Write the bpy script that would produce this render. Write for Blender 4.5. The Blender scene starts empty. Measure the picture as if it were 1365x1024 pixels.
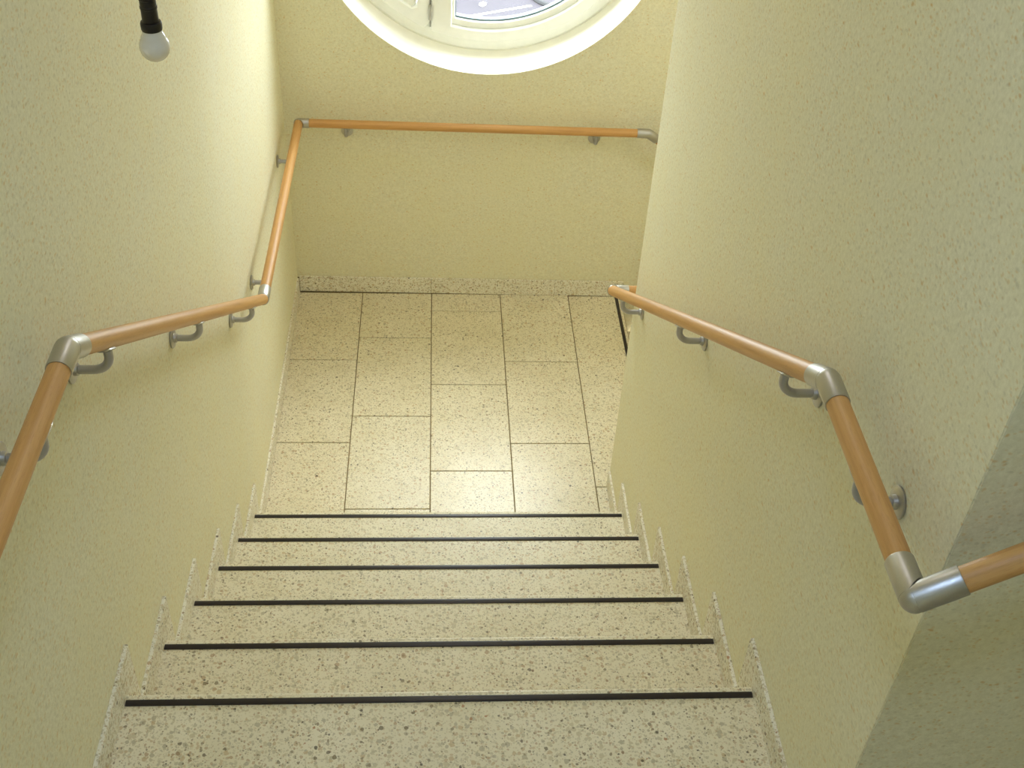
import bpy, bmesh, math, random
from mathutils import Vector, Matrix
random.seed(4)
S = bpy.context.scene
COL = S.collection
PI = math.pi

# ------------------------------------------------------------------ camera
cam = bpy.data.objects.new('camera', bpy.data.cameras.new('camera'))
COL.objects.link(cam)
yaw, pitch, roll = 0.08968276, 0.69980077, 0.0630126
f0 = Vector((math.sin(yaw), math.cos(yaw), 0)); r0 = Vector((math.cos(yaw), -math.sin(yaw), 0)); zz = Vector((0, 0, 1))
fw = math.cos(pitch)*f0 - math.sin(pitch)*zz
up = math.cos(pitch)*zz + math.sin(pitch)*f0
rt = math.cos(roll)*r0 + math.sin(roll)*up
up = math.cos(roll)*up - math.sin(roll)*r0
M = Matrix((rt, up, -fw)).transposed().to_4x4()
M.translation = Vector((-0.0250358, -2.5899464, 2.9314940))
cam.matrix_world = M
cam.data.sensor_fit = 'HORIZONTAL'; cam.data.sensor_width = 36
cam.data.lens = 1528.4673*36/1365
cam.data.clip_start = 0.02
S.camera = cam

# ------------------------------------------------------------------ world, light, exposure
W = bpy.data.worlds.new('sky'); S.world = W; W.use_nodes = True
bg = W.node_tree.nodes['Background']
bg.inputs['Color'].default_value = (0.90, 0.95, 1.0, 1)      # even overcast sky
bg.inputs['Strength'].default_value = 15.0
sun = bpy.data.objects.new('sun', bpy.data.lights.new('sun', 'SUN')); COL.objects.link(sun)
sun.data.energy = 1.6; sun.data.angle = math.radians(25); sun.data.color = (1, .95, .86)
sun.rotation_euler = (math.radians(38), 0, math.radians(160))
def portal(name, loc, rot, sx, sy):
    l = bpy.data.lights.new(name, 'AREA'); l.shape = 'RECTANGLE'; l.size = sx; l.size_y = sy
    l.cycles.is_portal = True
    o = bpy.data.objects.new(name, l); COL.objects.link(o); o.location = loc; o.rotation_euler = rot
    return o
portal('window_portal', (0.17, 1.86, 1.68), (-PI/2, 0, 0), 1.36, 1.36)
# cool fill light added over the upper landing (behind the camera)
landing_fill = bpy.data.objects.new('landing_lamp_light', bpy.data.lights.new('landing_lamp_light', 'AREA')); COL.objects.link(landing_fill)
landing_fill.data.shape = 'DISK'; landing_fill.data.size = 0.34; landing_fill.data.energy = 12
landing_fill.data.color = (.48, .66, 1); landing_fill.location = (0.0, -2.25, 3.68)
# second fill light added over the stairs and lower landing
stair_fill = bpy.data.objects.new('stair_lamp_light', bpy.data.lights.new('stair_lamp_light', 'AREA')); COL.objects.link(stair_fill)
stair_fill.data.shape = 'DISK'; stair_fill.data.size = 0.34; stair_fill.data.color = (.96, .95, 1)
stair_fill.data.energy = 6
stair_fill.location = (0.1, 0.35, 3.68)
# fill light added to brighten the back wall, hidden round the jutting wall's corner
back_wall_fill = bpy.data.objects.new('wall_lamp_light', bpy.data.lights.new('wall_lamp_light', 'POINT')); COL.objects.link(back_wall_fill)
back_wall_fill.data.energy = 15; back_wall_fill.data.shadow_soft_size = .09; back_wall_fill.data.color = (.98, .98, 1)
back_wall_fill.location = (1.7, .50, 2.1)
vs = S.view_settings
vs.view_transform = 'Standard'; vs.look = 'None'; vs.gamma = 1; vs.use_curve_mapping = False
vs.exposure = 0.0
try:
    S.cycles.use_denoising = True
    S.cycles.max_bounces = 16; S.cycles.diffuse_bounces = 10; S.cycles.transparent_max_bounces = 12
    S.cycles.caustics_reflective = False; S.cycles.caustics_refractive = False
except Exception: pass

# ------------------------------------------------------------------ materials
def srgb(r, g, b):
    c = lambda v: (v/255/12.92 if v/255 <= .04045 else ((v/255+.055)/1.055)**2.4)
    return (c(r), c(g), c(b), 1)
class NT:
    def __init__(s, name):
        s.m = bpy.data.materials.new(name); s.m.use_nodes = True; s.t = s.m.node_tree
        s.b = s.t.nodes['Principled BSDF']; s.out = s.t.nodes['Material Output']
    def n(s, typ, **kw):
        x = s.t.nodes.new(typ)
        for k, v in kw.items():
            if k in x.inputs: x.inputs[k].default_value = v
            else: setattr(x, k, v)
        return x
    def l(s, a, b): s.t.links.new(a, b)
    def mix(s, fac, a, b, blend='MIX'):
        x = s.t.nodes.new('ShaderNodeMix'); x.data_type = 'RGBA'; x.blend_type = blend
        for sock, v in ((x.inputs[0], fac), (x.inputs[6], a), (x.inputs[7], b)):
            if hasattr(v, 'is_linked'): s.l(v, sock)
            else: sock.default_value = v
        return x.outputs[2]
    def ramp(s, fac, stops, interp='LINEAR'):
        x = s.t.nodes.new('ShaderNodeValToRGB'); cr = x.color_ramp; cr.interpolation = interp
        while len(cr.elements) > 1: cr.elements.remove(cr.elements[-1])
        cr.elements[0].position = stops[0][0]; cr.elements[0].color = stops[0][1]
        for p, c in stops[1:]:
            e = cr.elements.new(p); e.color = c
        s.l(fac, x.inputs[0]); return x.outputs[0]
    def math(s, op, a, b=None, clamp=False):
        x = s.t.nodes.new('ShaderNodeMath'); x.operation = op; x.use_clamp = clamp
        for sock, v in zip(x.inputs, (a, b)):
            if v is None: continue
            if hasattr(v, 'is_linked'): s.l(v, sock)
            else: sock.default_value = v
        return x.outputs[0]
    def bump(s, h, strength, dist):
        x = s.n('ShaderNodeBump', Strength=strength, Distance=dist)
        s.l(h, x.inputs['Height']); s.l(x.outputs[0], s.b.inputs['Normal'])
def g(v): return (v, v, v, 1)

def mat_plaster():
    k = NT('flecked_plaster'); pos = k.n('ShaderNodeNewGeometry').outputs['Position']
    n1 = k.n('ShaderNodeTexNoise', Scale=120.0, Detail=3.0, Roughness=.65); k.l(pos, n1.inputs['Vector'])
    n2 = k.n('ShaderNodeTexNoise', Scale=5.0, Detail=3.0); k.l(pos, n2.inputs['Vector'])
    base = k.ramp(n1.outputs['Fac'], [(.3, BASE_LO), (.7, BASE_HI)])
    base = k.mix(k.ramp(n2.outputs['Fac'], [(.35, g(0)), (.65, g(.35))]), base, BASE_WARM)
    # yellow cotton flecks, a few larger than the rest
    w = k.n('ShaderNodeTexNoise', Scale=60.0, Detail=1.0); k.l(pos, w.inputs['Vector'])
    wv = k.n('ShaderNodeVectorMath', operation='SCALE'); k.l(w.outputs['Color'], wv.inputs[0]); wv.inputs['Scale'].default_value = .007
    sq = k.n('ShaderNodeVectorMath', operation='MULTIPLY'); k.l(pos, sq.inputs[0]); sq.inputs[1].default_value = (.75, .58, 1)
    add = k.n('ShaderNodeVectorMath', operation='ADD'); k.l(sq.outputs[0], add.inputs[0]); k.l(wv.outputs[0], add.inputs[1])
    def flecks(scale, rad, frac, col, amount, prev):
        v = k.n('ShaderNodeTexVoronoi', Scale=scale); k.l(add.outputs[0], v.inputs['Vector'])
        sep = k.n('ShaderNodeSeparateColor'); k.l(v.outputs['Color'], sep.inputs[0])
        m = k.math('MULTIPLY', k.math('LESS_THAN', sep.outputs[0], frac),
                   k.ramp(v.outputs['Distance'], [(rad*.4, g(1)), (rad, g(0))]))
        return k.mix(k.math('MULTIPLY', m, amount), prev, col)
    c = flecks(190, .45, .30, srgb(216, 186, 112), .42, base)
    c = flecks(110, .33, .16, srgb(214, 178, 100), .5, c)
    c = flecks(70, .24, .10, srgb(208, 168, 84), .55, c)
    c = flecks(150, .45, .16, srgb(186, 182, 154), .32, c)
    k.l(c, k.b.inputs['Base Color']); k.b.inputs['Roughness'].default_value = .85
    k.b.inputs['Specular IOR Level'].default_value = .25
    h = k.math('ADD', n1.outputs['Fac'], k.math('MULTIPLY', w.outputs['Fac'], .6))
    k.bump(h, .35, .0016)
    return k.m
BASE_LO, BASE_HI, BASE_WARM = srgb(221, 217, 190), srgb(239, 236, 212), srgb(233, 227, 190)

def mat_terrazzo(name, rough, lo=srgb(224, 216, 188), hi=srgb(237, 230, 207), tone=srgb(227, 214, 181)):
    k = NT(name); geo = k.n('ShaderNodeNewGeometry'); pos = geo.outputs['Position']
    oi = k.n('ShaderNodeObjectInfo')
    off = k.n('ShaderNodeVectorMath', operation='SCALE'); off.inputs[0].default_value = (3.1, 5.7, 9.3); k.l(oi.outputs['Random'], off.inputs['Scale'])
    sh = k.n('ShaderNodeVectorMath', operation='ADD'); k.l(pos, sh.inputs[0]); k.l(off.outputs[0], sh.inputs[1])
    w = k.n('ShaderNodeTexNoise', Scale=130.0, Detail=1.0); k.l(sh.outputs[0], w.inputs['Vector'])
    wv = k.n('ShaderNodeVectorMath', operation='SCALE'); k.l(w.outputs['Color'], wv.inputs[0]); wv.inputs['Scale'].default_value = .004
    add = k.n('ShaderNodeVectorMath', operation='ADD'); k.l(sh.outputs[0], add.inputs[0]); k.l(wv.outputs[0], add.inputs[1])
    n = k.n('ShaderNodeTexNoise', Scale=7.0, Detail=4.0); k.l(sh.outputs[0], n.inputs['Vector'])
    base = k.ramp(n.outputs['Fac'], [(.3, lo), (.7, hi)])
    tint = k.math('MULTIPLY', oi.outputs['Random'], .35)
    base = k.mix(tint, base, tone)
    def chips(scale, rad, frac, stops, amount, prev, ch=0):
        v = k.n('ShaderNodeTexVoronoi', Scale=scale); k.l(add.outputs[0], v.inputs['Vector'])
        sep = k.n('ShaderNodeSeparateColor'); k.l(v.outputs['Color'], sep.inputs[0])
        size = k.math('MULTIPLY', k.math('ADD', k.math('MULTIPLY', sep.outputs[1], .8), .35), rad)
        m = k.math('MULTIPLY', k.math('LESS_THAN', sep.outputs[0], frac), k.math('LESS_THAN', v.outputs['Distance'], size))
        return k.mix(k.math('MULTIPLY', m, amount), prev, k.ramp(sep.outputs[2], stops, 'CONSTANT'))
    soft = [(0, srgb(196, 186, 154)), (.3, srgb(206, 194, 160)), (.5, srgb(186, 176, 148)), (.7, srgb(202, 180, 140)), (.88, srgb(186, 158, 122))]
    dark = [(0, srgb(146, 132, 104)), (.34, srgb(122, 108, 82)), (.58, srgb(160, 132, 98)), (.76, srgb(88, 74, 54)), (.90, srgb(176, 122, 80)), (.95, srgb(60, 50, 38))]
    c = chips(300, .60, .45, soft, .55, base)
    c = chips(190, .60, .45, soft, .7, c)
    c = chips(105, .52, .34, soft, .8, c)
    c = chips(230, .46, .10, dark, .7, c)
    c = chips(140, .42, .10, dark, .8, c)
    c = chips(85, .34, .07, dark, .85, c)
    k.l(c, k.b.inputs['Base Color']); k.b.inputs['Roughness'].default_value = rough
    k.b.inputs['Specular IOR Level'].default_value = .5
    return k.m

def mat_simple(name, col, rough=.5, metal=0., **kw):
    k = NT(name); n = k.n('ShaderNodeTexNoise', Scale=kw.get('scale', 30.0), Detail=3.0)
    tc = k.n('ShaderNodeTexCoord'); k.l(tc.outputs['Object'], n.inputs['Vector'])
    a = kw.get('var', .06)
    lo = tuple(v*(1-a) for v in col[:3])+(1,); hi = tuple(min(1, v*(1+a)) for v in col[:3])+(1,)
    k.l(k.ramp(n.outputs['Fac'], [(.3, lo), (.7, hi)]), k.b.inputs['Base Color'])
    k.b.inputs['Roughness'].default_value = rough; k.b.inputs['Metallic'].default_value = metal
    k.b.inputs['Coat Weight'].default_value = kw.get('coat', 0)
    k.b.inputs['Coat Roughness'].default_value = .08
    return k.m

def mat_wood():
    k = NT('beech_wood'); tc = k.n('ShaderNodeTexCoord'); oi = k.n('ShaderNodeObjectInfo')
    mp = k.n('ShaderNodeMapping'); k.l(tc.outputs['Object'], mp.inputs['Vector']); mp.inputs['Scale'].default_value = (90, 90, 3.2)
    k.l(oi.outputs['Random'], mp.inputs['Location'])
    n = k.n('ShaderNodeTexNoise', Scale=1.0, Detail=4.0, Roughness=.6); k.l(mp.outputs[0], n.inputs['Vector'])
    mp2 = k.n('ShaderNodeMapping'); k.l(tc.outputs['Object'], mp2.inputs['Vector']); mp2.inputs['Scale'].default_value = (700, 700, 60)
    n2 = k.n('ShaderNodeTexNoise', Scale=1.0, Detail=2.0); k.l(mp2.outputs[0], n2.inputs['Vector'])
    c = k.ramp(n.outputs['Fac'], [(.25, srgb(188, 138, 78)), (.5, srgb(204, 154, 92)), (.75, srgb(215, 168, 108))])
    c = k.mix(k.ramp(n2.outputs['Fac'], [(.55, g(0)), (.75, g(.35))]), c, srgb(170, 116, 62))
    k.l(c, k.b.inputs['Base Color']); k.b.inputs['Roughness'].default_value = .46
    k.b.inputs['Coat Weight'].default_value = .12; k.b.inputs['Coat Roughness'].default_value = .35
    return k.m

def mat_metal(name, col, rough):
    k = NT(name); tc = k.n('ShaderNodeTexCoord')
    n = k.n('ShaderNodeTexNoise', Scale=400.0, Detail=2.0); k.l(tc.outputs['Object'], n.inputs['Vector'])
    k.l(k.ramp(n.outputs['Fac'], [(.3, g(rough*.9)), (.7, g(rough*1.1))]), k.b.inputs['Roughness'])
    k.b.inputs['Base Color'].default_value = col; k.b.inputs['Metallic'].default_value = 1
    return k.m

def mat_glass():
    k = NT('window_glass'); t = k.t
    tr = k.n('ShaderNodeBsdfTransparent', Color=(.96, .985, .97, 1)); gl = k.n('ShaderNodeBsdfGlossy', Roughness=.02)
    lw = k.n('ShaderNodeLayerWeight', Blend=.5); mx = k.n('ShaderNodeMixShader')
    fr = k.math('ADD', k.math('MULTIPLY', k.math('POWER', lw.outputs['Facing'], 5.0), .5), .03)   # Schlick, same from both sides
    k.l(fr, mx.inputs[0]); k.l(tr.outputs[0], mx.inputs[1]); k.l(gl.outputs[0], mx.inputs[2]); k.l(mx.outputs[0], k.out.inputs['Surface'])
    return k.m

PLASTER = mat_plaster()
TERR = mat_terrazzo('terrazzo_polished', .30)
TERR_SKIRT = mat_terrazzo('terrazzo_skirting', .45, srgb(232, 228, 212), srgb(244, 241, 229), srgb(236, 231, 214))
TERR_STEP = mat_terrazzo('terrazzo_honed', .42)
GROUT = mat_simple('grout', srgb(128, 110, 76), .9, var=.1)
CEIL = mat_simple('ceiling_paint', srgb(238, 234, 220), .9)
STRIP = mat_simple('dark_rubber', srgb(36, 28, 29), .38, var=.15, scale=200.)
WOOD = mat_wood()
STEEL = mat_metal('satin_metal', srgb(190, 188, 184), .42)
STEEL_D = mat_metal('bracket_metal', srgb(176, 176, 184), .36)
FRAME = mat_simple('cream_frame', srgb(248, 249, 245), .4, var=.02)
REVEAL = mat_simple('white_reveal', srgb(250, 248, 238), .8, var=.02)
GASKET = mat_simple('gasket', srgb(120, 140, 150), .5)
GAP = mat_simple('gap_shade_grey', srgb(150, 148, 140), .8)
GLASS = mat_glass()
BLACK = mat_simple('black_bakelite', srgb(26, 20, 20), .35, var=.1)
PAVE = mat_simple('pavement', srgb(45, 40, 48), .9, var=.12, scale=6.)
PAINT = mat_simple('road_paint', srgb(250, 250, 250), .8, var=.02)
DARK_ARC = mat_simple('dark_arc_grey', srgb(44, 44, 46), .9)
PALE = mat_simple('pale_paving', srgb(120, 128, 134), .9, var=.05)
def mat_bulb():
    k = NT('frosted_glass'); tc = k.n('ShaderNodeTexCoord')
    n = k.n('ShaderNodeTexNoise', Scale=20.0); k.l(tc.outputs['Object'], n.inputs['Vector'])
    k.l(k.ramp(n.outputs['Fac'], [(.3, srgb(234, 231, 227)), (.7, srgb(240, 237, 233))]), k.b.inputs['Base Color'])
    k.b.inputs['Roughness'].default_value = .35; k.b.inputs['Transmission Weight'].default_value = .12
    k.b.inputs['Coat Weight'].default_value = 1; k.b.inputs['Coat Roughness'].default_value = .03
    return k.m
BULB = mat_bulb()

# ------------------------------------------------------------------ mesh helpers
def obj(name, bm, mat, parent=None, loc=None, mw=None, smooth=None):
    me = bpy.data.meshes.new(name)
    bmesh.ops.recalc_face_normals(bm, faces=bm.faces[:])
    bm.to_mesh(me); bm.free(); me.materials.append(mat)
    if smooth is not None:
        for p in me.polygons: p.use_smooth = True
        try: me.set_sharp_from_angle(angle=math.radians(smooth))
        except Exception: pass
    o = bpy.data.objects.new(name, me); COL.objects.link(o)
    if parent: o.parent = parent
    if mw is not None: o.matrix_local = mw
    elif loc is not None: o.location = loc
    return o
def share(name, me, parent, mw):
    o = bpy.data.objects.new(name, me); COL.objects.link(o); o.parent = parent; o.matrix_local = mw
    return o
def empty(name, loc=(0, 0, 0)):
    o = bpy.data.objects.new(name, None); COL.objects.link(o); o.location = loc; o.empty_display_size = .1
    return o
def tag(o, label, cat, group=None):
    o['label'] = label; o['category'] = cat
    if group: o['group'] = group
    return o
def struct(o): o['kind'] = 'structure'; return o
def box(bm, a, b, bevel=0, seg=1):
    r = bmesh.ops.create_cube(bm, size=1)
    for v in r['verts']:
        v.co = Vector([(a[i]+b[i])/2 + v.co[i]*(b[i]-a[i]) for i in range(3)])
    if bevel:
        es = list({e for v in r['verts'] for e in v.link_edges})
        bmesh.ops.bevel(bm, geom=es, offset=bevel, segments=seg, affect='EDGES', profile=.5)
    return bm
def bx(name, a, b, mat, parent=None, bevel=0, seg=1, origin=None):
    bm = bmesh.new(); o0 = Vector(origin) if origin else Vector((0, 0, 0))
    box(bm, Vector(a)-o0, Vector(b)-o0, bevel, seg)
    return obj(name, bm, mat, parent, loc=o0, smooth=30 if seg > 1 else None)
def prism(bm, pts, lo, hi, axis):
    """extrude a 2D outline; axis 0: pts are (y,z), axis 1: pts are (x,z), axis 2: (x,y)"""
    def P(p, t):
        return {0: (t, p[0], p[1]), 1: (p[0], t, p[1]), 2: (p[0], p[1], t)}[axis]
    A = [bm.verts.new(P(p, lo)) for p in pts]; B = [bm.verts.new(P(p, hi)) for p in pts]
    bm.faces.new(A); bm.faces.new(B[::-1]); n = len(pts)
    for i in range(n): bm.faces.new((A[i], A[(i+1) % n], B[(i+1) % n], B[i]))
    return bm
def ring_loft(bm, rings, caps=True):
    V = [[bm.verts.new(p) for p in r] for r in rings]
    n = len(V[0])
    for a, b in zip(V, V[1:]):
        for i in range(n): bm.faces.new((a[i], a[(i+1) % n], b[(i+1) % n], b[i]))
    if caps:
        bm.faces.new(V[0][::-1]); bm.faces.new(V[-1])
    return bm
def lathe(bm, prof, n=32):
    return ring_loft(bm, [[(r*math.cos(2*PI*i/n), r*math.sin(2*PI*i/n), z) for i in range(n)] for r, z in prof])
def frame_z(d, upv=Vector((0, 0, 1))):
    z = Vector(d).normalized(); x = upv.cross(z)
    if x.length < 1e-4: x = Vector((1, 0, 0))
    x.normalize(); y = z.cross(x)
    return Matrix((x, y, z)).transposed().to_4x4()
def tube(bm, pts, r, n=16):
    pts = [Vector(p) for p in pts]; rings = []
    ref = None
    for i, p in enumerate(pts):
        d = (pts[min(i+1, len(pts)-1)] - pts[max(i-1, 0)]).normalized()
        if ref is None:
            ref = d.orthogonal().normalized()
        ref = (ref - d*ref.dot(d)).normalized(); q = d.cross(ref)
        rings.append([p + r*(math.cos(2*PI*k/n)*ref + math.sin(2*PI*k/n)*q) for k in range(n)])
    return ring_loft(bm, rings)

# ------------------------------------------------------------------ dimensions
h, r = 0.175088, 0.260113          # rise, run
XW = 0.608                          # wall faces at -XW and +XW
XS = 0.600                          # skirting faces
E_ = 0.0207                         # nosing edge beyond the strip
D, ANG = 1.4939, -0.010737          # back wall
YE, YN = 0.322, -1.680              # far and near ends of the jutting wall
ZT = 6*h                            # upper landing
HS, TK = 0.0687, XW-XS
NF = 5                              # treads of the next flight that are built
XR = 3.0; YB = -3.1; ZC = 3.75; ZL = -(NF+1)*h

# ------------------------------------------------------------------ setting: walls, ceiling
struct(bx('wall_left', (-XW-.25, YB, -.35), (-XW, D+.02, ZC), PLASTER))
bm = bmesh.new()
prism(bm, [(XW, YN), (XR, YN), (XR, YE), (XW, YE)], ZL-.1, ZC, 2)
es = [e for e in bm.edges if abs(e.verts[0].co.z-e.verts[1].co.z) > 1 and abs(e.verts[0].co.x-XW) < 1e-4]
bmesh.ops.bevel(bm, geom=es, offset=.002, segments=2, affect='EDGES')
struct(obj('wall_right', bm, PLASTER))
struct(bx('wall_end', (XR, YB, ZL-.1), (XR+.2, D+.4, ZC), PLASTER))
struct(bx('wall_rear', (-XW-.25, YB-.25, ZT-.2), (XR+.2, YB, ZC), PLASTER))
struct(bx('ceiling', (-XW-.25, YB-.25, ZC), (XR+.2, D+.4, ZC+.2), CEIL))

# back wall with the round window hole, in its own frame: x along the wall, y outward, z up
backM = Matrix.Translation((0, D, 0)) @ Matrix.Rotation(ANG, 4, 'Z')
CX, CZ, RW, RF, DEP, TH = 0.170, 1.674, 0.654, 0.640, 0.17, 0.36
NS = 96
bm = bmesh.new()
x0, x1, z0, z1 = -XW-.25, XR+.2, ZL-.1, ZC
def on_rect(a):
    dx, dz = math.cos(a), math.sin(a); t = 1e9
    if dx > 1e-9: t = min(t, (x1-CX)/dx)
    if dx < -1e-9: t = min(t, (x0-CX)/dx)
    if dz > 1e-9: t = min(t, (z1-CZ)/dz)
    if dz < -1e-9: t = min(t, (z0-CZ)/dz)
    return (CX+dx*t, CZ+dz*t)
angs = sorted([2*PI*i/NS for i in range(NS)] + [math.atan2(zc-CZ, xc-CX) % (2*PI) for xc in (x0, x1) for zc in (z0, z1)])
front_o = []; front_i = []; back_o = []; back_i = []
for a in angs:
    X, Z = on_rect(a); c, s_ = math.cos(a), math.sin(a)
    front_o.append(bm.verts.new((X, 0, Z))); back_o.append(bm.verts.new((X, TH, Z)))
    front_i.append(bm.verts.new((CX+RW*c, 0, CZ+RW*s_))); back_i.append(bm.verts.new((CX+(RF+.004)*c, TH, CZ+(RF+.004)*s_)))
n = len(angs)
for i in range(n):
    j = (i+1) % n
    bm.faces.new((front_o[i], front_o[j], front_i[j], front_i[i])); bm.faces.new((back_o[i], back_i[i], back_i[j], back_o[j]))
    bm.faces.new((front_i[i], front_i[j], back_i[j], back_i[i])); bm.faces.new((front_o[i], back_o[i], back_o[j], front_o[j]))
wb = struct(obj('wall_back', bm, PLASTER, mw=backM))
# white reveal lining, its own smooth ring
bm = bmesh.new()
prof = [(RW, -.0015), (RW-.003, .004), (RF-.002, DEP+.01), (RF+.008, DEP+.01), (RW+.001, .004)]
V = [[bm.verts.new((CX+p[0]*math.cos(2*PI*i/NS), p[1], CZ+p[0]*math.sin(2*PI*i/NS))) for p in prof] for i in range(NS)]
for i in range(NS):
    for k in range(len(prof)):
        bm.faces.new((V[i][k], V[(i+1) % NS][k], V[(i+1) % NS][(k+1) % 5], V[i][(k+1) % 5]))
obj('reveal', bm, REVEAL, wb, smooth=40)

# ------------------------------------------------------------------ round window
win = struct(empty('window_1', (0, 0, 0))); win.matrix_world = backM @ Matrix.Translation((CX, DEP, CZ))
def ring(name, ro, ri, ya, yb, mat, parent, bev=.006):
    prof = [(ri, yb), (ri, ya+bev), (ri+bev, ya), (ro-bev, ya), (ro, ya+bev), (ro, yb)]
    bm = bmesh.new(); m = len(prof)
    V = [[bm.verts.new((p[0]*math.cos(2*PI*i/NS), p[1], p[0]*math.sin(2*PI*i/NS))) for p in prof] for i in range(NS)]
    for i in range(NS):
        for k in range(m): bm.faces.new((V[i][k], V[(i+1) % NS][k], V[(i+1) % NS][(k+1) % m], V[i][(k+1) % m]))
    return obj(name, bm, mat, parent, smooth=35)
ring('frame', RF-.001, .575, 0, .09, FRAME, win, .012)
def seg_outline(R, xa, xb, n=40):
    """closed outline of the disc of radius R between x=xa and x=xb"""
    xa = max(xa, -R); xb = min(xb, R)
    pts = []
    for i in range(n+1):
        x = xa + (xb-xa)*(.5-.5*math.cos(PI*i/n)); pts.append((x, math.sqrt(max(R*R-x*x, 0))))
    for i in range(n+1):
        x = xb + (xa-xb)*(.5-.5*math.cos(PI*i/n)); pts.append((x, -math.sqrt(max(R*R-x*x, 0))))
    out = []
    for p in pts:
        if not out or (Vector(p)-Vector(out[-1])).length > 1e-5: out.append(p)
    if (Vector(out[0])-Vector(out[-1])).length < 1e-5: out.pop()
    return out
def sash_piece(name, o_out, i_out, ya, yb, mat, parent, bev=.006):
    """frame between two outlines sampled by angle about the inner centroid"""
    c = Vector((sum(p[0] for p in i_out)/len(i_out), 0))
    def ray(out, a):
        d = Vector((math.cos(a), math.sin(a))); best = None
        for p, q in zip(out, out[1:]+out[:1]):
            p = Vector(p)-c; q = Vector(q)-c; e = q-p; den = d.x*e.y-d.y*e.x
            if abs(den) < 1e-12: continue
            t = (p.x*e.y-p.y*e.x)/den; u = (p.x*d.y-p.y*d.x)/den
            if t > 0 and -1e-6 <= u <= 1+1e-6 and (best is None or t > best): best = t
        return c + d*best
    N = 128; corners = []
    for out in (o_out, i_out):
        xs = [p[0] for p in out]; xm = min(xs, key=abs)
    aa = sorted([2*PI*i/N for i in range(N)] + [math.atan2(p[1], p[0]-c.x) % (2*PI) for out in (o_out, i_out) for p in (out[0], out[-1], out[len(out)//2], out[len(out)//2-1])])
    aa = [a for k, a in enumerate(aa) if k == 0 or a-aa[k-1] > 1e-4]
    bm = bmesh.new(); V = []
    for a in aa:
        O = ray(o_out, a); I = ray(i_out, a); w = (O-I).length; b = min(bev/w, .3)
        pr = [(I, yb), (I, ya+bev), (I.lerp(O, b), ya), (O.lerp(I, b), ya), (O, ya+bev), (O, yb)]
        V.append([bm.verts.new((p.x, y, p.y)) for p, y in pr])
    n = len(V)
    for i in range(n):
        for k in range(6): bm.faces.new((V[i][k], V[(i+1) % n][k], V[(i+1) % n][(k+1) % 6], V[i][(k+1) % 6]))
    return obj(name, bm, mat, parent, smooth=35)
XM = -.215                                # meeting line of the two leaves, from the window's centre
for (xa, xb, ia, ib) in ((-1, XM-.0015, -1, XM-.05), (XM+.0015, 1, XM+.082, 1)):
    sa = sash_piece('sash', seg_outline(.592, xa, xb), seg_outline(.545, ia, ib), -.022, .05, FRAME, win)
    sash_piece('glazing_bead', seg_outline(.546, ia-.001 if ia > -1 else ia, ib+.001 if ib < 1 else ib), seg_outline(.518, ia+.012 if ia > -1 else ia, ib-.012 if ib < 1 else ib), -.006, .03, FRAME, sa, .004)
    sash_piece('gasket', seg_outline(.5185, ia+.0115 if ia > -1 else ia, ib-.0115 if ib < 1 else ib), seg_outline(.511, ia+.016 if ia > -1 else ia, ib-.016 if ib < 1 else ib), .004, .03, GASKET, sa, .001)
    bm = bmesh.new(); prism(bm, seg_outline(.5185, ia+.0115 if ia > -1 else ia, ib-.0115 if ib < 1 else ib), .014, .018, 1)
    obj('pane', bm, GLASS, sa)
bm = bmesh.new()
box(bm, (XM-.0025, -.0245, -.535), (XM+.0025, -.0215, -.30)); obj('gap_shade_strip', bm, GAP, win)  # grey strip painted in as the shade of the gap between the leaves
bm = bmesh.new()
lathe(bm, [(.004, -.03), (.0065, -.028), (.0065, .028), (.004, .03)], 14)
obj('hinge', bm, STEEL, win, loc=(XM, -.026, -.478), smooth=40)

# ------------------------------------------------------------------ street outside
pav = struct(bx('pavement', (-9, 2.2, -1.62), (11, 16, -1.5), PAVE))
def strip_between(name, a, b, w, mat, zt=.004, parent=pav):
    a = Vector(a); b = Vector(b); d = (b-a).normalized(); nrm = Vector((-d.y, d.x))*w/2
    bm = bmesh.new(); prism(bm, [a-nrm, b-nrm, b+nrm, a+nrm], -1.5, -1.5+zt, 2)
    return obj(name, bm, mat, parent)
strip_between('painted_line', (.15, 8.06), (.92, 8.44), .03, PAINT)
strip_between('painted_line', (-2.6, 8.09), (.40, 8.92), .15, PALE, .10)
strip_between('painted_line', (.42, 8.40), (.46, 8.45), .045, PAINT, .02)
bm = bmesh.new()
tube(bm, [(1.36+.42*math.cos(a), 8.75+.42*math.sin(a), -1.49) for a in [PI*.5+PI*i/20 for i in range(21)]], .03, 8)
obj('dark_arc', bm, DARK_ARC, pav)  # dark curved shape outside, left unidentified

# ------------------------------------------------------------------ lower landing
fl = struct(bx('floor', (-XW-.02, -.02, -.35), (.7950, D+.02, -.0035), GROUT))
X1, TW = -0.33168, 0.29780
J = .0017
def tiles(xa, xb, ys):
    for a, b in zip(ys, ys[1:]):
        bx('tile', (xa+(J if xa > -XS+.01 else -.004), a+J, -.025), (xb-(J if xb < XS-.01 else -.004), b-J, random.uniform(-.0003, .0003)), TERR, fl, bevel=.0012, origin=((xa+xb)/2, (a+b)/2, 0))
L_ = .4860; YD = D-.008
tiles(-XS, X1, [0, .5375-L_, .5375, .5375+L_, YD])
tiles(X1, X1+TW, [0, .1989, .1989+L_, .1989+2*L_, YD])
tiles(X1+TW, X1+2*TW, [0, .3875, .3875+L_, .3875+2*L_, YD])
tiles(X1+2*TW, X1+3*TW, [0, .5342-L_, .5342, .5342+L_, YD])
tiles(X1+3*TW, XS, [0, .306])
bx('tile', (X1+3*TW+J, .306+J, -.025), (XS+.004, YE+.0008, 0), TERR, fl, origin=(X1+3*TW, .306, 0))
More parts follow.
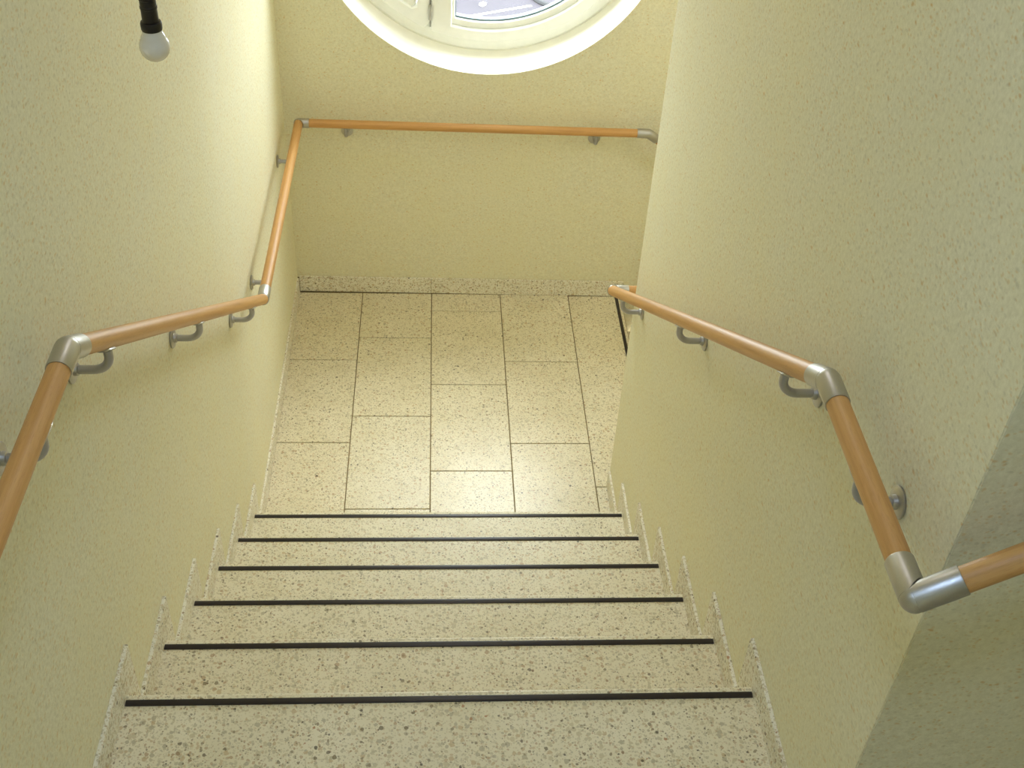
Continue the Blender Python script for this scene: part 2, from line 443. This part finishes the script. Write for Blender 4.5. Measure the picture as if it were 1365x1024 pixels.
# skirting on the landing
bb = struct(bx('baseboard_back', (-XW, -.006, 0), (.80, .004, .070), GROUT)); bb.matrix_world = backM
for a, b in ((-XS, -.0365), (-.0355, .50), (.501, .798)):
    bx('skirting_tile', (a, -.0085, .001), (b, -.0015, .0785), TERR_SKIRT, bb, bevel=.001, origin=(a, 0, 0))
bl = struct(bx('baseboard_left', (-XW-.001, .09, .0), (-XW+.003, D-.012, .070), GROUT))
for a, b in ((.085, .4565), (.4575, .94), (.941, D-.011)):
    bx('skirting_tile', (-XW-.0005, a, .001), (-XS, b, .076), TERR_SKIRT, bl, bevel=.001, origin=(-XW, a, 0))
brt = struct(bx('baseboard_right', (XW-.003, .09, .0), (XW+.001, YE-.02, .070), GROUT))
bx('skirting_tile', (XS, .085, .001), (XW+.0005, YE-.012, .076), TERR_SKIRT, brt, bevel=.001, origin=(XW, .085, 0))

# ------------------------------------------------------------------ the flight in view
def step_profile(edge, back, z, thick=.042, rad=.007):
    pts = [(back, z-thick), (edge-.003, z-thick), (edge, z-thick+.003)]
    for i in range(5):
        a = PI/2*i/4; pts.append((edge-rad+rad*math.cos(a), z-rad+rad*math.sin(a)))
    return pts + [(back, z)]
st = tag(empty('staircase', (0, 0, 0)), 'terrazzo flight with six black anti-slip strips descending to the tiled landing', 'stairs')
for k in range(1, 7):
    z = k*h; ys = -(k-1)*r; edge = ys+E_
    back = edge-r-.02 if k < 6 else edge-.30
    bm = bmesh.new(); prism(bm, step_profile(edge, back, z), -XS-.003, XS+.003, 0)
    t = obj('tread', bm, TERR_STEP, st, smooth=25)
    bx('anti_slip_strip', (-XS+.001, ys-.0068, z-.004), (XS-.001, ys+.0068, z+.0022), STRIP, t, bevel=.0012, seg=2, origin=(0, ys, z))
    bx('riser', (-XS-.004, edge-.040, z-h), (XS+.004, edge-.018, z-.0425), TERR_STEP, st, origin=(0, edge, z))
    # stepped skirting each side: along the tread and down the riser
    pk = ys+.0834
    yb_ = (pk-r-.0005) if k < 6 else edge-.30
    for sx in (-1, 1):
        lo, hi = sorted((sx*(XS), sx*(XW-.0004)))
        bm = bmesh.new()
        prism(bm, [(yb_, z+.0005), (edge-.017, z+.0005), (edge-.017, z-h+HS+.001 if k > 1 else .0005), (pk, z-h+HS+.001 if k > 1 else .0005), (pk, z+HS), (yb_, z+HS)], lo, hi, 0)
        es = [e for e in bm.edges if abs(e.verts[0].co.x-sx*XS) < 1e-5 and abs(e.verts[1].co.x-sx*XS) < 1e-5]
        bmesh.ops.bevel(bm, geom=es, offset=.0012, segments=1, affect='EDGES')
        obj('skirting_board', bm, TERR_SKIRT, st)
# body of concrete under the flight (structure)
bm = bmesh.new()
pts = [(-.02-r*5-.27, -.3), (-.045, -.3)]
for k in range(1, 7):
    e = -(k-1)*r+E_-.042
    pts += [(e, (k-1)*h-.0445), (e, k*h-.0445)]
pts += [(-.02-r*5-.27, 6*h-.0445)]
prism(bm, pts, -XW-.01, XW+.01, 0)
struct(obj('floor_stair_slab', bm, GROUT))

# upper landing
fu = struct(bx('floor_upper', (-XW-.02, YB-.02, ZT-.2), (XR, -1.585, ZT-.0035), GROUT))
nx = 6
for i in range(nx):
    xa = -XS+i*TW
    for j_ in range(4):
        ya = -1.582-j_*L_-(.24 if i % 2 and j_ else 0); yb_ = -1.582-(j_+1)*L_-(.24 if i % 2 else 0)
        yb_ = max(yb_, YB+.01)
        if ya-yb_ < .05: continue
        bx('tile', (xa+J, yb_+J, ZT-.025), (xa+TW-J, ya-J, ZT+random.uniform(-.0003, .0003)), TERR, fu, bevel=.0012, origin=(xa, ya, ZT))
bu = struct(bx('baseboard_upper', (-XW-.001, YB, ZT), (-XW+.003, -1.565, ZT+.06), GROUT))
for a, b in ((-2.10, -1.5615), (-2.601, -2.101), (-3.09, -2.602)):
    bx('skirting_tile', (-XW-.0005, a, ZT+.001), (-XS, b, ZT+HS), TERR_SKIRT, bu, bevel=.001, origin=(-XW, a, ZT))
bu2 = struct(bx('baseboard_near', (XW-.003, YN+.02, ZT), (XW+.001, -1.565, ZT+.06), GROUT))
bx('skirting_tile', (XS, YN, ZT+.001), (XW+.0005, -1.5615, ZT+HS), TERR_SKIRT, bu2, bevel=.001, origin=(XW, YN, ZT))

# ------------------------------------------------------------------ next flight down (to +x) and the flight up
s2 = tag(empty('staircase', (.79, .9, 0)), 'next terrazzo flight down, starting past the landing edge behind the jutting wall', 'stairs')
o2 = Vector((.79, .9, 0))
for k in range(NF):
    z = -k*h; xs_ = .774+k*r; edge = xs_+E_
    ya, yb_ = YE+.008, D-.04
    bm = bmesh.new(); pts = step_profile(edge-o2.x, (X1+3*TW+J if k == 0 else edge-r-.02)-o2.x, z)
    prism(bm, [(p[0], p[1]) for p in pts], ya-o2.y-.001, yb_-o2.y, 1)
    if k == 0:
        bm.free(); bm = bmesh.new(); pts = step_profile(edge-o2.x, X1+3*TW+J-o2.x, z)
        prism(bm, pts, YE+.001-o2.y, D-.0175-o2.y, 1)
    t = obj('tread', bm, TERR if k == 0 else TERR_STEP, s2, smooth=25)
    bx('anti_slip_strip', (xs_-.0068-o2.x, ya+.008-o2.y, z-.004), (xs_+.0068-o2.x, (D-.019 if k == 0 else yb_-.004)-o2.y, z+.0022), STRIP, t, bevel=.0012, seg=2)
    bx('riser', (edge-.040-o2.x, ya-o2.y, z-h+.0005), (edge-.018-o2.x, yb_-o2.y, z-.0425), TERR_STEP, s2)
struct(bx('floor_lower', (.75, YE, ZL-.1), (XR, D+.01, ZL), TERR))
s3 = tag(empty('staircase', (.8, -2.4, ZT)), 'terrazzo flight climbing from the upper landing beside the greyish wall face', 'stairs')
for k in range(1, 6):
    z = k*h; xs_ = .98+(k-1)*r-.8
    bm = bmesh.new()
    prism(bm, [(xs_, z-.042), (xs_-.02, z-.042), (xs_-.02, z-.004), (xs_-.016, z), (xs_+r+.01, z), (xs_+r+.01, z-.042)], YB+2.4+.01, YN+2.4-.01, 1)
    t = obj('tread', bm, TERR_STEP, s3)
    bx('anti_slip_strip', (xs_-.001, YB+2.42, z-.004), (xs_+.012, YN+2.38, z+.002), STRIP, t)
    bx('riser', (xs_, YB+2.41, z-h+.0005), (xs_+.02, YN+2.39, z-.0425), TERR_STEP, s3)

# ------------------------------------------------------------------ handrails
RR, RC = .0165, .0184
def wood(a, b, parent, base):
    a = Vector(a); b = Vector(b); L = (b-a).length
    bm = bmesh.new(); lathe(bm, [(RR, -L/2), (RR, -L/6), (RR, L/6), (RR, L/2)], 32)
    mw = Matrix.Translation((a+b)/2-base) @ frame_z(b-a)
    return obj('wooden_rail', bm, WOOD, parent, mw=mw, smooth=50)
def elbow(Jp, d1, l1, d2, l2, parent, base):
    """knuckle joint: a ball with two collars meeting on the mitre plane"""
    Jp = Vector(Jp); d1 = Vector(d1).normalized(); d2 = Vector(d2).normalized(); nrm = (d1-d2).normalized()
    bm = bmesh.new(); bmesh.ops.create_uvsphere(bm, u_segments=32, v_segments=20, radius=RC*.985)
    e = obj('elbow', bm, STEEL, parent, loc=Jp-base, smooth=60)
    for d, l, nn in ((d1, l1, nrm), (d2, l2, -nrm)):
        F = frame_z(d); ax = F.to_3x3() @ Vector((1, 0, 0)); ay = F.to_3x3() @ Vector((0, 1, 0)); N = 40
        rings = [[], [], [], [], []]
        for i in range(N):
            c = math.cos(2*PI*i/N)*ax + math.sin(2*PI*i/N)*ay
            t = max(-(c*RC).dot(nn)/d.dot(nn), 0) + .0004
            t = min(t, l-.002)
            rings[0].append(c*RC*.93 + d*t); rings[1].append(c*RC + d*min(t+.0014, l-.0015))
            rings[2].append(c*RC + d*(l-.0012)); rings[3].append(c*RC*.97 + d*l); rings[4].append(c*RR*.98 + d*l)
        bm = bmesh.new(); ring_loft(bm, rings)
        obj('collar', bm, STEEL, e, smooth=35)
    return e
# bracket meshes in a local frame: origin on the wall, +X out of the wall, Z up
def arm_mesh():
    bm = bmesh.new(); pts = [(.003, 0, 0), (.012, 0, 0), (.025, 0, 0), (.036, 0, 0)]
    R = .029
    for i in range(1, 9):
        a = PI/2*i/8; pts.append((.036+R*math.sin(a), 0, R-R*math.cos(a)))
    pts.append((.065, 0, .0425)); tube(bm, pts, .0075, 18)
    o = obj('bracket', bm, STEEL_D, smooth=50); me = o.data; bpy.data.objects.remove(o); return me
def plate_mesh():
    bm = bmesh.new(); lathe(bm, [(.0228, 0), (.0235, .001), (.0235, .0035), (.0215, .0052), (.0105, .0056), (.0100, .012), (.0085, .0128)], 36)
    bmesh.ops.transform(bm, matrix=Matrix.Rotation(PI/2, 4, 'Y'), verts=bm.verts)
    o = obj('wall_plate', bm, STEEL, smooth=40); me = o.data; bpy.data.objects.remove(o); return me
def saddle_mesh():
    bm = bmesh.new(); rings = []     # curved plate hugging the rail; local Y along the rail, rail axis at origin
    N = 10
    for y, w in ((-.027, .35), (-.022, .62), (-.012, .72), (.012, .72), (.022, .62), (.027, .35)):
        ringp = []
        for i in range(N+1):
            a = -PI/2 + (2*i/N-1)*w; ringp.append(((RR+.0004)*math.cos(a), y, (RR+.0004)*math.sin(a)))
        for i in range(N, -1, -1):
            a = -PI/2 + (2*i/N-1)*w; ringp.append(((RR+.003)*math.cos(a), y, (RR+.003)*math.sin(a)))
        rings.append(ringp)
    ring_loft(bm, rings)
    o = obj('saddle', bm, STEEL, smooth=40); me = o.data; bpy.data.objects.remove(o); return me
ARM, PLATE, SADDLE = arm_mesh(), plate_mesh(), saddle_mesh()
def bracket(p, out, slope, parent, base):
    """p: plate centre on the wall; out: unit vector off the wall; slope: rail direction"""
    p = Vector(p); out = Vector(out).normalized(); y = Vector((0, 0, 1)).cross(out)
    F = Matrix((out, y, Vector((0, 0, 1)))).transposed().to_4x4()
    b = share('bracket', ARM, parent, Matrix.Translation(p-base) @ F)
    share('wall_plate', PLATE, b, Matrix.Identity(4))
    d = F.to_3x3().transposed() @ Vector(slope).normalized()
    if d.y < 0: d = -d
    ang = math.atan2(d.z, d.y)
    share('saddle', SADDLE, b, Matrix.Translation((.065, 0, .0625)) @ Matrix.Rotation(ang, 4, 'X'))

# the rail that passes along the side wall and the back wall
base = Vector((-.543, 0, 0))
hl = tag(empty('handrail', base), 'long round beech handrail on metal brackets, continuing along the wall below the round window', 'handrail')
A0 = Vector((-.543, -2.9, 1.892)); A1 = Vector((-.543, -1.288, 1.892)); A2 = Vector((-.543, .272, .845)); A3 = Vector((-.543, 1.428, .835))
A4 = Vector((.806, 1.4155, .826)); sdir = Vector((1, -.0107, -h/r)).normalized(); A5 = A4+sdir*1.7
sl = (A2-A1).normalized(); hz = (A3-A2).normalized(); bkd = (A4-A3).normalized()
wood(A0, A1+Vector((0, -.03, 0)), hl, base); wood(A1+sl*.03, A2-sl*.004, hl, base)
wood(A2+hz*.02, A3-hz*.004, hl, base); wood(A3+bkd*.02, A4-bkd*.03, hl, base); wood(A4+sdir*.03, A5, hl, base)
elbow(A1, (0, -1, 0), .050, sl, .056, hl, base)
elbow(A2, -sl, .006, hz, .055, hl, base)
elbow(A3, -hz, .006, bkd, .040, hl, base)
elbow(A4, -bkd, .045, sdir, .045, hl, base)
for y in (-2.55, -1.447): bracket((-XW, y, 1.892-.0625), (1, 0, 0), (0, 1, 0), hl, base)
for y in (-1.132, -.537, .078): bracket((-XW, y, A1.z+(y-A1.y)*sl.z/sl.y-.0625), (1, 0, 0), sl, hl, base)
for y in (.455, 1.233): bracket((-XW, y, .84-.0625), (1, 0, 0), hz, hl, base)
on = Vector((-.0107, -1, 0)).normalized()
for x in (-.366, .606): bracket(Vector((x, D-.0107*x, A3.z+(x-A3.x)*bkd.z-.0625)), on, bkd, hl, base)
for x in (1.2, 1.9): bracket(Vector((x, D-.0107*x, A4.z-(x-A4.x)*h/r-.0625)), on, sdir, hl, base)

base = Vector((.543, 0, 0))
hr = tag(empty('handrail', base), 'round beech handrail wrapping both corners of the wall that juts beside the stairs', 'handrail')
B1 = Vector((.543, -1.350, 1.893)); B2 = Vector((.543, .366, .824)); B0 = Vector((.543, -1.745, 1.889))
s_b = (B2-B1).normalized(); updir = Vector((1, 0, .655)).normalized(); C1 = B0+updir*2.0
B3 = Vector((.95, .366, .824)); dn = Vector((1, 0, -h/r)).normalized(); B4 = B3+dn*1.6
wood(B0+Vector((0, .03, 0)), B1-Vector((0, .03, 0)), hr, base); wood(B1+s_b*.03, B2-s_b*.004, hr, base)
wood(B0+updir*.03, C1, hr, base); wood(B2+Vector((.02, 0, 0)), B3-Vector((.02, 0, 0)), hr, base); wood(B3+dn*.02, B4, hr, base)
elbow(B0, (0, 1, 0), .058, updir, .060, hr, base)
elbow(B1, (0, -1, 0), .052, s_b, .056, hr, base)
elbow(B2, -s_b, .006, (1, 0, 0), .05, hr, base)
elbow(B3, (-1, 0, 0), .045, dn, .045, hr, base)
bracket((XW, -1.532, B0.z-.0585), (-1, 0, 0), (0, 1, 0), hr, base)
for y in (-1.188, -.508, .184): bracket((XW, y, B1.z+(y-B1.y)*s_b.z/s_b.y-.0625), (-1, 0, 0), s_b, hr, base)
for x in (1.2, 1.9): bracket(Vector((x, YN, B0.z+(x-B0.x)*.655-.0625)), (0, -1, 0), updir, hr, base)

# ------------------------------------------------------------------ bare bulb on its cord
bp = Vector((-.464, -.849, 2.150)); KB = 1.8/2.05
lb = tag(empty('light_bulb', bp), 'unlit frosted bulb in a black socket hanging near the plastered wall', 'light bulb')
prof = []
RB = .0268
for i in range(0, 15):
    a = -PI/2 + PI*i/20; prof.append((max(RB*math.cos(a), .0006), RB*math.sin(a)))
prof += [(.0215, .0185), (.0190, .0235), (.0170, .028), (.0160, .034)]
bm = bmesh.new(); lathe(bm, [(a*KB, b*KB) for a, b in prof], 36); obj('bulb', bm, BULB, lb, smooth=60)
bm = bmesh.new(); lathe(bm, [(a*KB, b*KB) for a, b in [(.0150, .030), (.0178, .031), (.0186, .034), (.0188, .043), (.0175, .0465), (.0145, .047), (.0143, .070), (.0152, .0705), (.0152, .074), (.0143, .075),
                             (.0143, .086), (.0155, .087), (.0157, .098), (.0142, .102), (.0120, .118), (.0075, .126), (.0068, .142), (.004, .144)]], 36)
obj('socket', bm, BLACK, lb, smooth=35)
bm = bmesh.new(); tube(bm, [(0, 0, .12), (0, 0, .6), (0, 0, 1.2), (0, 0, ZC-bp.z-.0)], .0032, 10)
obj('cord', bm, BLACK, lb, smooth=50)
bm = bmesh.new(); lathe(bm, [(.03, ZC-bp.z-.03), (.045, ZC-bp.z-.022), (.05, ZC-bp.z), ], 28); obj('ceiling_rose', bm, BLACK, lb, smooth=40)

# unseen ceiling fittings added to go with the two overhead fill lights
for (ly, lab) in ((-2.25, 'added round ceiling lamp for fill light over the upper landing'), (.35, 'added round ceiling lamp for fill light over the stairs near the round window')):
    lm = tag(empty('added_ceiling_lamp', (0 if ly < 0 else .1, ly, ZC)), lab, 'lamp')
    bm = bmesh.new(); lathe(bm, [(.19, -.055), (.2, -.05), (.2, 0)], 40); obj('fill_lamp_body', bm, CEIL, lm, smooth=40)

wl = tag(empty('added_wall_lamp', (1.7, YE, 2.1)), 'added wall lamp for fill light, out of sight over the next flight down', 'lamp')  # unseen fitting added for the back wall's fill light
bm = bmesh.new(); lathe(bm, [(.05, 0), (.055, .004), (.055, .02), (.04, .028), (.02, .03), (.02, .06), (.008, .062)], 32)
bmesh.ops.transform(bm, matrix=Matrix.Rotation(-PI/2, 4, 'X'), verts=bm.verts); obj('fill_lamp_base', bm, STEEL, wl, smooth=40)
bpy.context.view_layer.update()
